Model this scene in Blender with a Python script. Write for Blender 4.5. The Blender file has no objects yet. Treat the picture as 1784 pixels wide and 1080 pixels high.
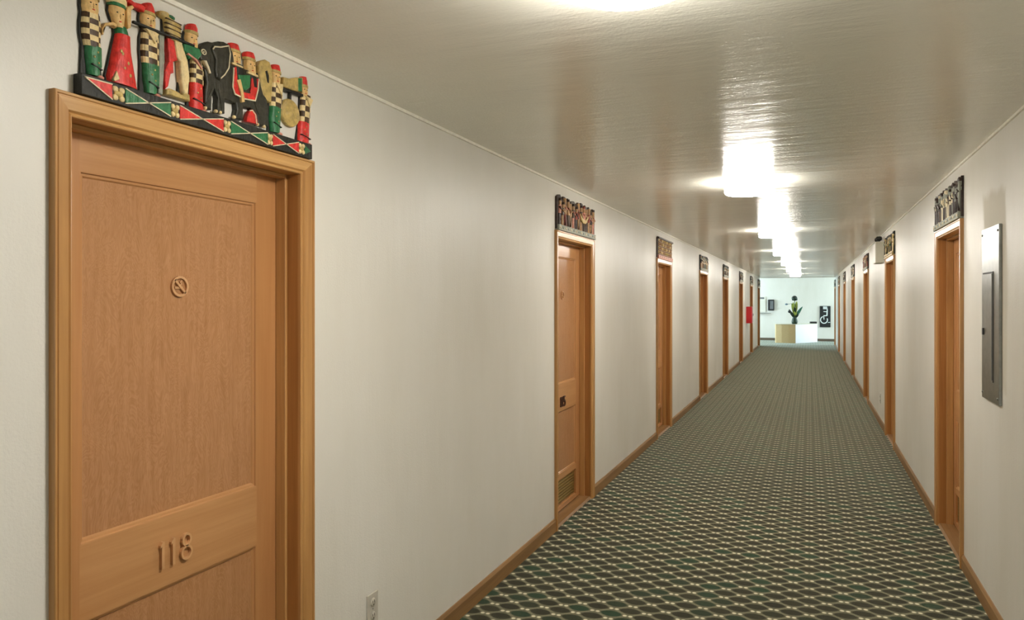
import bpy, bmesh, math, random
from mathutils import Vector, Matrix
C = bpy.context.scene.collection
PI = math.pi
# ------------------------------------------------------------------ camera constants
F, TH = 1250.0, math.atan(518/1250.0)
CAM_H, H = 1.605, 2.44
XL, XR = -1.6407, 0.8536            # corridor wall faces
Y_BACK, Y_END = -4.3, 31.0
LEFT_END, RIGHT_END = 27.12, 28.62  # where each corridor wall stops at the lobby
L_DOORS = [1.6145, 5.213, 8.80, 12.32, 15.72, 19.42, 23.02, 26.50]
R_DOORS = [5.465, 9.17, 12.86, 16.60, 20.52, 24.20, 28.01]
OPEN_LO, OPEN_HI, OPEN_Z = -0.431, 0.405, 2.045   # opening in door coordinates
# ------------------------------------------------------------------ materials
def lin(c):
    return tuple(((v/255)/12.92 if v/255 <= .04045 else ((v/255+.055)/1.055)**2.4) for v in c)
class NT:
    def __init__(s, name):
        s.m = bpy.data.materials.new(name); s.m.use_nodes = True
        s.t = s.m.node_tree; s.b = s.t.nodes['Principled BSDF']
    def n(s, kind, **kw):
        nd = s.t.nodes.new('ShaderNode'+kind)
        for k, v in kw.items():
            if k.startswith('i_'):
                key = k[2:]
                key = int(key) if key.isdigit() else key.replace('_', ' ')
                nd.inputs[key].default_value = v
            else: setattr(nd, k, v)
        return nd
    def l(s, a, b): s.t.links.new(a, b)
    def put(s, key, v):
        if hasattr(v, 'is_linked') or hasattr(v, 'links'): s.l(v, s.b.inputs[key])
        else: s.b.inputs[key].default_value = v
    def math(s, op, a, b=None, c=None):
        nd = s.n('Math', operation=op)
        for i, v in enumerate((a, b, c)):
            if v is None: continue
            if isinstance(v, (int, float)): nd.inputs[i].default_value = v
            else: s.l(v, nd.inputs[i])
        return nd.outputs[0]
    def coord(s, scale=(1,1,1), kind='Object'):
        tc = s.n('TexCoord'); mp = s.n('Mapping'); s.l(tc.outputs[kind], mp.inputs['Vector'])
        mp.inputs['Scale'].default_value = scale
        return mp.outputs[0]
    def noise(s, vec, scale, detail=4, rough=.5, dist=0):
        nd = s.n('TexNoise'); s.l(vec, nd.inputs['Vector'])
        nd.inputs['Scale'].default_value = scale; nd.inputs['Detail'].default_value = detail
        nd.inputs['Roughness'].default_value = rough; nd.inputs['Distortion'].default_value = dist
        return nd.outputs['Fac']
    def ramp(s, fac, stops):
        nd = s.n('ValToRGB'); s.l(fac, nd.inputs[0]); e = nd.color_ramp.elements
        while len(e) < len(stops): e.new(.5)
        for el, (p, c) in zip(e, stops): el.position = p; el.color = (*c, 1)
        return nd.outputs[0]
    def mix(s, fac, a, b, mode='MIX'):
        nd = s.n('Mix', data_type='RGBA', blend_type=mode)
        for k, v in ((0, fac), (6, a), (7, b)):
            if isinstance(v, (int, float)): nd.inputs[k].default_value = v
            elif isinstance(v, tuple): nd.inputs[k].default_value = (*v, 1)
            else: s.l(v, nd.inputs[k])
        return nd.outputs[2]
    def bump(s, h, strength, dist):
        nd = s.n('Bump'); nd.inputs['Strength'].default_value = strength; nd.inputs['Distance'].default_value = dist
        s.l(h, nd.inputs['Height']); s.l(nd.outputs[0], s.b.inputs['Normal'])
M = {}
def plain(name, rgb, rough=.5, metal=0, spec=.5, var=.06):
    t = NT(name); c = lin(rgb)
    f = t.noise(t.coord(), 30, 3)
    col = t.ramp(f, [(.3, tuple(v*(1-var) for v in c)), (.7, tuple(min(1, v*(1+var)) for v in c))])
    t.put('Base Color', col); t.put('Roughness', rough); t.put('Metallic', metal); t.put('Specular IOR Level', spec)
    M[name] = t.m; return t.m
def paint(name, rgb, rough, wear=.35):
    """carved wood paint: worn, slightly glossy, with darker scuffs"""
    t = NT(name); c = lin(rgb)
    f = t.noise(t.coord(), 55, 6, .65)
    col = t.ramp(f, [(.30, tuple(v*(1-wear) for v in c)), (.48, c), (.68, tuple(min(1, v*(1+wear*.8)+.01) for v in c))])
    t.put('Base Color', col); t.put('Roughness', rough); t.put('Specular IOR Level', .35); t.bump(t.math('ADD', f, t.noise(t.coord((90, 90, 14)), 1.0, 3)), .45, .005)
    M[name] = t.m; return t.m
def wood(name, c0, c1, grain, rough, axis='z', fine=1.0):
    t = NT(name)
    sc = {'z': (16, 16, .9), 'y': (16, .9, 16)}[axis]
    v = t.coord(sc); f = t.noise(v, grain, 7, .6, .6)
    g = t.noise(t.coord({'z': (120, 120, 3), 'y': (120, 3, 120)}[axis]), 1.0, 3)
    f2 = t.math('ADD', t.math('MULTIPLY', f, .75), t.math('MULTIPLY', g, .25*fine))
    t.put('Base Color', t.ramp(f2, [(.30, lin(c0)), (.62, lin(c1))]))
    t.put('Roughness', rough); t.put('Specular IOR Level', .45); t.bump(f2, .06, .003)
    M[name] = t.m; return t.m
def make_materials():
    # walls: semi-gloss off-white paint with roller texture
    t = NT('wall_paint'); v = t.coord((1, 1, 1))
    big = t.noise(t.coord((1, 1, .35)), 1.6, 4, .6)
    col = t.ramp(big, [(.3, lin((222, 218, 206))), (.7, lin((232, 229, 220)))])
    t.put('Base Color', col); t.put('Roughness', .42); t.put('Specular IOR Level', .45)
    fine = t.noise(v, 160, 3); st = t.noise(t.coord((9, 9, 1.2)), 1.2, 5, .6)
    t.bump(t.math('ADD', t.math('MULTIPLY', fine, .35), st), .16, .012); M['wall'] = t.m
    # the wall with the steel panel carries a repainted, duller patch around it
    t = NT('wall_paint_patched'); v = t.coord((1, 1, 1))
    big = t.noise(t.coord((1, 1, .35)), 1.6, 4, .6)
    col = t.ramp(big, [(.3, lin((222, 218, 206))), (.7, lin((232, 229, 220)))])
    sx = t.n('SeparateXYZ'); t.l(v, sx.inputs[0])
    dy = t.math('SUBTRACT', t.math('ABSOLUTE', t.math('SUBTRACT', sx.outputs[1], 4.235)), .25)
    dz = t.math('SUBTRACT', t.math('ABSOLUTE', t.math('SUBTRACT', sx.outputs[2], 1.66)), .50)
    d = t.math('ADD', t.math('MAXIMUM', dy, dz), t.math('MULTIPLY', t.math('SUBTRACT', t.noise(t.coord((1, 1, .5)), 4, 3, .5), .5), .2))
    mr = t.n('MapRange', interpolation_type='SMOOTHSTEP'); t.l(d, mr.inputs[0])
    for i, vv in ((1, -.03), (2, .03), (3, 1), (4, 0)): mr.inputs[i].default_value = vv
    t.put('Base Color', t.mix(mr.outputs[0], col, lin((211, 205, 189))))
    t.put('Roughness', t.math('MULTIPLY_ADD', mr.outputs[0], .25, .42)); t.put('Specular IOR Level', .45)
    fine = t.noise(v, 160, 3); st = t.noise(t.coord((9, 9, 1.2)), 1.2, 5, .6)
    t.bump(t.math('ADD', t.math('MULTIPLY', fine, .35), st), .16, .012); M['wall_patched'] = t.m
    # ceiling: glossier paint with ripples running across the corridor
    t = NT('ceiling_paint'); v = t.coord((.22, 1, 1))
    n1 = t.noise(v, 6.0, 5, .6); n2 = t.noise(t.coord((1, 1, 1)), 95, 3)
    big = t.noise(t.coord((1, 1, 1)), .7, 3)
    t.put('Base Color', t.ramp(big, [(.3, lin((236, 234, 220))), (.7, lin((242, 240, 228)))]))
    t.put('Roughness', .22); t.put('Specular IOR Level', .5)
    t.bump(t.math('ADD', n1, t.math('MULTIPLY', n2, .10)), .24, .03); M['ceiling'] = t.m
    # carpet
    t = NT('carpet_weave'); tc = t.n('TexCoord'); sx = t.n('SeparateXYZ'); t.l(tc.outputs['Object'], sx.inputs[0])
    u = t.math('DIVIDE', sx.outputs[0], .171); w = t.math('DIVIDE', sx.outputs[1], .122)
    p = t.math('ADD', u, w); q = t.math('SUBTRACT', u, w)
    rp, rq = t.math('ROUND', p), t.math('ROUND', q)
    dp, dq = t.math('SUBTRACT', p, rp), t.math('SUBTRACT', q, rq)
    ap, aq = t.math('ABSOLUTE', dp), t.math('ABSOLUTE', dq)
    wob = t.math('MULTIPLY', t.math('SUBTRACT', t.noise(t.coord((1,1,1)), 140, 2), .5), .16)
    mx = t.math('ADD', t.math('MAXIMUM', ap, aq), wob)
    du = t.math('MULTIPLY', t.math('ADD', dp, dq), .5); dv = t.math('MULTIPLY', t.math('SUBTRACT', dp, dq), .5)
    r = t.math('SQRT', t.math('ADD', t.math('POWER', t.math('ABSOLUTE', t.math('DIVIDE', du, .375)), 1.8), t.math('POWER', t.math('ABSOLUTE', t.math('DIVIDE', dv, .32)), 1.8)))
    r = t.math('ADD', r, wob)
    blob = t.n('MapRange', interpolation_type='SMOOTHSTEP'); t.l(r, blob.inputs[0])
    for i, vv in ((1, .78), (2, .95), (3, 1), (4, 0)): blob.inputs[i].default_value = vv
    line = t.n('MapRange', interpolation_type='SMOOTHSTEP'); t.l(mx, line.inputs[0])
    for i, vv in ((1, .40), (2, .46), (3, 0), (4, 1)): line.inputs[i].default_value = vv
    # pale knots at the lattice crossings, drawn as a pair side by side
    ep, eq = t.math('SUBTRACT', p, t.math('ADD', t.math('FLOOR', p), .5)), t.math('SUBTRACT', q, t.math('ADD', t.math('FLOOR', q), .5))
    ku = t.math('SUBTRACT', t.math('ABSOLUTE', t.math('MULTIPLY', t.math('ADD', ep, eq), .5)), .085)
    kv = t.math('MULTIPLY', t.math('SUBTRACT', ep, eq), .5)
    kr = t.math('SQRT', t.math('ADD', t.math('POWER', t.math('DIVIDE', ku, .07), 2.0), t.math('POWER', t.math('DIVIDE', kv, .09), 2.0)))
    knot = t.n('MapRange', interpolation_type='SMOOTHSTEP'); t.l(kr, knot.inputs[0])
    for i, vv in ((1, .6), (2, 1.15), (3, 1), (4, 0)): knot.inputs[i].default_value = vv
    cmb = t.n('CombineXYZ'); t.l(rp, cmb.inputs[0]); t.l(rq, cmb.inputs[1])
    wn = t.n('TexWhiteNoise', noise_dimensions='2D'); t.l(cmb.outputs[0], wn.inputs['Vector'])
    dark = t.ramp(wn.outputs['Value'], [(.0, lin((40, 34, 16))), (.72, lin((48, 42, 22))), (.86, lin((34, 54, 32))), (1., lin((30, 58, 34)))])
    base = t.mix(t.noise(t.coord((1,1,1)), 220, 2), lin((90, 86, 63)), lin((116, 111, 85)))
    c1 = t.mix(blob.outputs[0], base, dark)
    c2 = t.mix(t.math('MULTIPLY', line.outputs[0], .38), c1, lin((152, 150, 122)))
    c3 = t.mix(knot.outputs[0], c2, lin((226, 218, 188)))
    t.put('Base Color', c3); t.put('Roughness', .95); t.put('Specular IOR Level', .12); t.put('Sheen Weight', .38); t.put('Sheen Roughness', .35); t.put('Sheen Tint', (.88, 1, .90, 1))
    t.bump(t.noise(t.coord((1,1,1)), 420, 2), .4, .004); M['carpet'] = t.m
    # woods
    wood('casing_wood', (162, 114, 64), (196, 148, 90), 1.0, .3)
    wood('casing_wood_level', (178, 130, 74), (216, 170, 108), 1.0, .26, 'y')
    wood('jamb_wood', (142, 90, 42), (174, 120, 64), 1.0, .3)
    wood('stile_wood', (176, 122, 74), (192, 140, 90), .8, .3)
    wood('rail_wood', (178, 126, 78), (198, 148, 98), .8, .3, 'y')
    wood('base_wood', (118, 86, 50), (156, 118, 74), 1.0, .4, 'y')
    # door panel veneer: rotary-cut contour figure
    t = NT('panel_veneer'); v = t.coord((1, 8, 2.6))
    f = t.noise(v, 1.7, 4, .55, 1.2)
    s_ = t.math('MULTIPLY_ADD', t.math('SINE', t.math('MULTIPLY', f, 120.0)), .5, .5)
    patch = t.noise(t.coord((1, 2, .5)), 2.2, 2)
    fl = t.noise(t.coord((60, 60, 5)), 1.0, 4)
    k = t.math('MULTIPLY_ADD', s_, .24, t.math('MULTIPLY', fl, .74))
    c0 = t.ramp(k, [(.2, lin((160, 110, 70))), (.75, lin((188, 138, 96)))])
    c1 = t.mix(t.math('MULTIPLY', patch, .35), c0, lin((188, 140, 90)))
    t.put('Base Color', c1); t.put('Roughness', .27); t.put('Specular IOR Level', .5); t.bump(k, .03, .002); M['panel_veneer'] = t.m
    plain('brass', (150, 128, 70), .35, .8)
    plain('digit_wood', (204, 156, 108), .4); plain('digit_dark', (70, 42, 34), .4)
    # carving paints
    paint('carve_black', (30, 29, 20), .5, .3); paint('carve_red', (214, 50, 42), .35, .35); paint('carve_green', (42, 112, 66), .35, .35)
    paint('carve_cream', (232, 208, 152), .45, .25); paint('carve_gold', (192, 166, 100), .4, .35); paint('carve_face', (230, 190, 124), .42, .25)
    paint('carve_brown', (72, 50, 26), .4, .35); paint('carve_white', (226, 212, 178), .45, .15); paint('carve_elephant', (50, 48, 36), .42, .5)
    paint('carve_pink', (208, 142, 122), .45, .3); paint('carve_grey', (150, 152, 138), .5, .25); paint('carve_tan', (176, 136, 92), .45, .4)
    paint('carve_umber', (52, 34, 24), .4, .4); paint('carve_rust', (140, 62, 44), .45, .4)
    # fixtures
    plain('white_plastic', (222, 218, 204), .4, var=.02); plain('beige_box', (206, 202, 184), .45, var=.02); plain('dark_plastic', (34, 34, 34), .4)
    plain('grey_plastic', (108, 110, 112), .4); plain('red_enamel', (190, 14, 24), .3); plain('black_board', (20, 24, 24), .45)
    plain('pictogram_white', (226, 232, 230), .5); plain('steel', (150, 152, 148), .3, 1.0, var=.12); plain('outlet_ivory', (196, 190, 176), .4)
    plain('base_dark', (92, 78, 62), .5); plain('slot_dark', (60, 56, 50), .6); plain('counter_beige', (206, 182, 134), .45, var=.05); plain('counter_white', (240, 240, 244), .45, var=.02)
    plain('counter_top', (212, 206, 182), .4); plain('leaf_dark', (24, 52, 34), .5); plain('leaf_lime', (170, 188, 84), .5); plain('leaf_teal', (70, 132, 112), .5)
    plain('bud_blue', (128, 150, 164), .5); plain('berry_dark', (30, 36, 32), .4); plain('stem_green', (84, 116, 60), .5); plain('gap_dark', (24, 20, 16), .8)
    plain('trim_white', (244, 240, 226), .4)
    plain('exterior_daylight_frame', (230, 232, 232), .4)
    t = NT('lamp_diffuser'); t.put('Base Color', (1, .97, .9, 1)); t.put('Emission Color', (1, .96, .90, 1)); t.put('Emission Strength', LAMP); M['lamp'] = t.m
    t = NT('lamp_side'); t.put('Base Color', (1, .97, .9, 1)); t.put('Emission Color', (1, .96, .88, 1)); t.put('Emission Strength', LAMP*.68); M['lamp_side'] = t.m
    t = NT('window_glass'); tr = t.n('BsdfTransparent'); gl = t.n('BsdfGlossy'); gl.inputs['Roughness'].default_value = .02; mx_ = t.n('MixShader'); mx_.inputs[0].default_value = .07; t.l(tr.outputs[0], mx_.inputs[1]); t.l(gl.outputs[0], mx_.inputs[2]); t.l(mx_.outputs[0], t.t.nodes['Material Output'].inputs['Surface']); M['glass'] = t.m
LAMP = 86.0
# ------------------------------------------------------------------ mesh helpers
class MB:
    """collects shapes of one object; each face remembers its material"""
    def __init__(s): s.v, s.f, s.mi, s.mats, s.sm = [], [], [], [], []
    def mat(s, m):
        if m not in s.mats: s.mats.append(m)
        return s.mats.index(m)
    def add(s, verts, faces, m, smooth=False):
        o = len(s.v); s.v += [tuple(p) for p in verts]; k = s.mat(m)
        for f in faces: s.f.append([i+o for i in f]); s.mi.append(k); s.sm.append(smooth)
    def box(s, x0, x1, y0, y1, z0, z1, m, bev=0):
        if bev <= 0:
            vs = [(x, y, z) for x in (x0, x1) for y in (y0, y1) for z in (z0, z1)]
            s.add(vs, [(0,1,3,2),(4,6,7,5),(0,4,5,1),(2,3,7,6),(0,2,6,4),(1,5,7,3)], m); return s
        bm = bmesh.new(); bmesh.ops.create_cube(bm, size=1)
        for v in bm.verts: v.co = Vector(((x0+x1)/2+v.co.x*(x1-x0), (y0+y1)/2+v.co.y*(y1-y0), (z0+z1)/2+v.co.z*(z1-z0)))
        bmesh.ops.bevel(bm, geom=bm.edges[:], offset=bev, segments=2, profile=.5, affect='EDGES')
        s.bm(bm, m); return s
    def bm(s, bm, m, smooth=False):
        bmesh.ops.recalc_face_normals(bm, faces=bm.faces[:])
        bm.verts.index_update()
        s.add([v.co.copy() for v in bm.verts], [[v.index for v in f.verts] for f in bm.faces], m, smooth); bm.free()
    def prism(s, pts, axis, a0, a1, m, closed=True):
        """pts: 2D polygon (in the two other axes, x<y<z order) swept along axis from a0 to a1"""
        def P(p, a): return {'x': (a, p[0], p[1]), 'y': (p[0], a, p[1]), 'z': (p[0], p[1], a)}[axis]
        n = len(pts)
        bm = bmesh.new(); A = [bm.verts.new(P(p, a0)) for p in pts]; B = [bm.verts.new(P(p, a1)) for p in pts]
        for i in range(n): bm.faces.new((A[i], A[(i+1) % n], B[(i+1) % n], B[i]))
        for ring in (A, B):
            f = bm.faces.new(ring); f.normal_update()
            bmesh.ops.triangulate(bm, faces=[f])
        s.bm(bm, m); return s
    def tube(s, pts, r, m, n=8, cap=True, sx=1.0):
        pts = [Vector(p) for p in pts]; rs = r if isinstance(r, (list, tuple)) else [r]*len(pts)
        vs, fs = [], []; up = Vector((0, 0, 1))
        for i, p in enumerate(pts):
            d = (pts[min(i+1, len(pts)-1)]-pts[max(i-1, 0)]).normalized()
            a = d.cross(up)
            if a.length < 1e-4: a = Vector((1, 0, 0))
            a.normalize(); b = d.cross(a)
            for k in range(n):
                t = 2*PI*k/n; vs.append(p+a*math.cos(t)*rs[i]*sx+b*math.sin(t)*rs[i])
        for i in range(len(pts)-1):
            for k in range(n): fs.append((i*n+k, i*n+(k+1) % n, (i+1)*n+(k+1) % n, (i+1)*n+k))
        if cap: fs.append(tuple(range(n))[::-1]); fs.append(tuple((len(pts)-1)*n+k for k in range(n)))
        s.add(vs, fs, m, True); return s
    def lathe(s, prof, m, c=(0,0,0), n=24, axis='z', smooth=True):
        vs, fs = [], []
        for (r, z) in prof:
            for k in range(n):
                t = 2*PI*k/n; p = (r*math.cos(t), r*math.sin(t), z)
                if axis == 'x': p = (p[2], p[0], p[1])
                if axis == 'y': p = (p[0], p[2], p[1])
                vs.append((p[0]+c[0], p[1]+c[1], p[2]+c[2]))
        for i in range(len(prof)-1):
            for k in range(n): fs.append((i*n+k, i*n+(k+1) % n, (i+1)*n+(k+1) % n, (i+1)*n+k))
        fs.append(tuple(range(n))[::-1]); fs.append(tuple((len(prof)-1)*n+k for k in range(n)))
        s.add(vs, fs, m, smooth); return s
    def ball(s, c, r, m, seg=10):
        bm = bmesh.new(); bmesh.ops.create_uvsphere(bm, u_segments=seg, v_segments=max(5, seg//2), radius=1)
        for v in bm.verts: v.co = Vector((c[0]+v.co.x*r[0], c[1]+v.co.y*r[1], c[2]+v.co.z*r[2]))
        s.bm(bm, m, True); return s
    # reliefs live in a wall frame: x out of the wall, (y, z) along it
    def loft(s, rows, x0, depth, m, m2=None, nseg=8, fine=0, bulge=1.0):
        """upright half-round column; rows are (z, y left, y right); m2 alternates as a checker"""
        rows = sorted(rows)
        if fine:
            out = []; z0, z1 = rows[0][0], rows[-1][0]
            for i in range(fine+1):
                z = z0+(z1-z0)*i/fine
                for a, b in zip(rows, rows[1:]):
                    if a[0] <= z <= b[0]+1e-9:
                        t = (z-a[0])/max(1e-9, b[0]-a[0]); out.append((z, a[1]+(b[1]-a[1])*t, a[2]+(b[2]-a[2])*t)); break
            rows = out
        vs, fs = [], []; n = nseg+1
        for (z, l, r) in rows:
            for k in range(n):
                t = PI*k/nseg; c = (l+r)/2; w = abs(r-l)/2
                dx = math.sin(t)**.7
                vs.append((x0+depth*dx*bulge, c-w*math.cos(t), z))
        cells = []
        for i in range(len(rows)-1):
            for k in range(nseg): cells.append((i, k, (i*n+k, i*n+k+1, (i+1)*n+k+1, (i+1)*n+k)))
        if m2:
            for par, mm in ((0, m), (1, m2)):
                s.add(vs, [c for i, k, c in cells if (i+k//3) % 2 == par], mm)
        else: s.add(vs, [c for i, k, c in cells], m, True)
        top = (len(rows)-1)*n
        s.add(vs, [tuple(range(n))[::-1], tuple(top+k for k in range(n))], m); 
        s.add(vs, [(i*n, (i+1)*n, (i+1)*n+n-1, i*n+n-1) for i in range(len(rows)-1)], m)
        return s
    def relief(s, pts, x0, x1, m, bev=.004, side=None):
        """flat carved piece with a rounded front edge; pts = outline (y, z)"""
        n = len(pts); P = [Vector(p) for p in pts]
        area = sum(P[i].x*P[(i+1) % n].y-P[(i+1) % n].x*P[i].y for i in range(n))
        if area < 0: P.reverse()
        def inset(d):
            out = []
            for i in range(n):
                a, b, c = P[i-1], P[i], P[(i+1) % n]
                e1, e2 = (b-a), (c-b)
                if e1.length < 1e-6 or e2.length < 1e-6: out.append(b.copy()); continue
                e1.normalize(); e2.normalize()
                nn = Vector((-e1.y, e1.x))+Vector((-e2.y, e2.x))
                if nn.length < .3: nn = Vector((-e1.y, e1.x))
                nn.normalize(); out.append(b+nn*d)
            return out
        bm = bmesh.new()
        rings = [(P, x0), (P, x1-bev*.8), (inset(bev*.35), x1-bev*.25), (inset(bev), x1)]
        R = [[bm.verts.new((x, p.x, p.y)) for p in ps] for ps, x in rings]
        for A, B in zip(R, R[1:]):
            for i in range(n): bm.faces.new((A[i], A[(i+1) % n], B[(i+1) % n], B[i]))
        f1 = bm.faces.new(R[-1]); f0 = bm.faces.new(R[0][::-1]); f1.normal_update(); f0.normal_update()
        bmesh.ops.triangulate(bm, faces=[f1, f0], ngon_method='EAR_CLIP')
        s.bm(bm, m); return s
    def stroke(s, pts, w, x0, x1, m, closed=False):
        """raised line of width w on a wall plane"""
        P = [Vector(p) for p in pts]; n = len(P); L, R = [], []
        for i, p in enumerate(P):
            a = P[i-1] if (i > 0 or closed) else P[i]; b = P[(i+1) % n] if (i < n-1 or closed) else P[i]
            d = (b-a); d.normalize(); nn = Vector((-d.y, d.x))*w/2
            if 0 < i < n-1 or closed:
                e = (p-a); e.normalize(); nn = nn/max(.5, abs(d.dot(e)))
            L.append(p+nn); R.append(p-nn)
        vs = []
        for i in range(n):
            vs += [(x0, *L[i]), (x1, *L[i]), (x1, *R[i]), (x0, *R[i])]
        fs = []
        for i in range(n if closed else n-1):
            a, b = i*4, ((i+1) % n)*4
            for k in range(4): fs.append((a+k, a+(k+1) % 4, b+(k+1) % 4, b+k))
        if not closed: fs += [(0, 1, 2, 3), tuple((n-1)*4+k for k in (3, 2, 1, 0))]
        s.add(vs, fs, m); return s
    def build(s, name, parent=None, fix=True):
        me = bpy.data.meshes.new(name); me.from_pydata(s.v, [], s.f)
        for m in s.mats: me.materials.append(M[m])
        for p, k, sm in zip(me.polygons, s.mi, s.sm): p.material_index = k; p.use_smooth = sm
        if fix:
            bm = bmesh.new(); bm.from_mesh(me); bmesh.ops.remove_doubles(bm, verts=bm.verts[:], dist=1e-6)
            bmesh.ops.recalc_face_normals(bm, faces=bm.faces[:]); bm.to_mesh(me); bm.free()
        me.validate(); o = bpy.data.objects.new(name, me); C.objects.link(o)
        if parent: o.parent = parent
        return o
def tag(o, label=None, cat=None, group=None, kind=None):
    if label: o['label'] = label
    if cat: o['category'] = cat
    if group: o['group'] = group
    if kind: o['kind'] = kind
    return o
def empty(name, loc=(0,0,0), rz=0, parent=None):
    o = bpy.data.objects.new(name, None); C.objects.link(o); o.location = loc; o.rotation_euler = (0, 0, rz); o.empty_display_size = .1
    if parent: o.parent = parent
    return o
def copy_tree(o, parent=None):
    c = o.copy(); C.objects.link(c)
    if parent: c.parent = parent
    for ch in list(o.children): copy_tree(ch, c)
    return c
def ell(cy, cz, ry, rz, n=24, t0=0, t1=2*PI, close=True):
    k = n if close else n+1
    return [(cy+ry*math.cos(t0+(t1-t0)*i/n), cz+rz*math.sin(t0+(t1-t0)*i/n)) for i in range(k)]
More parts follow.
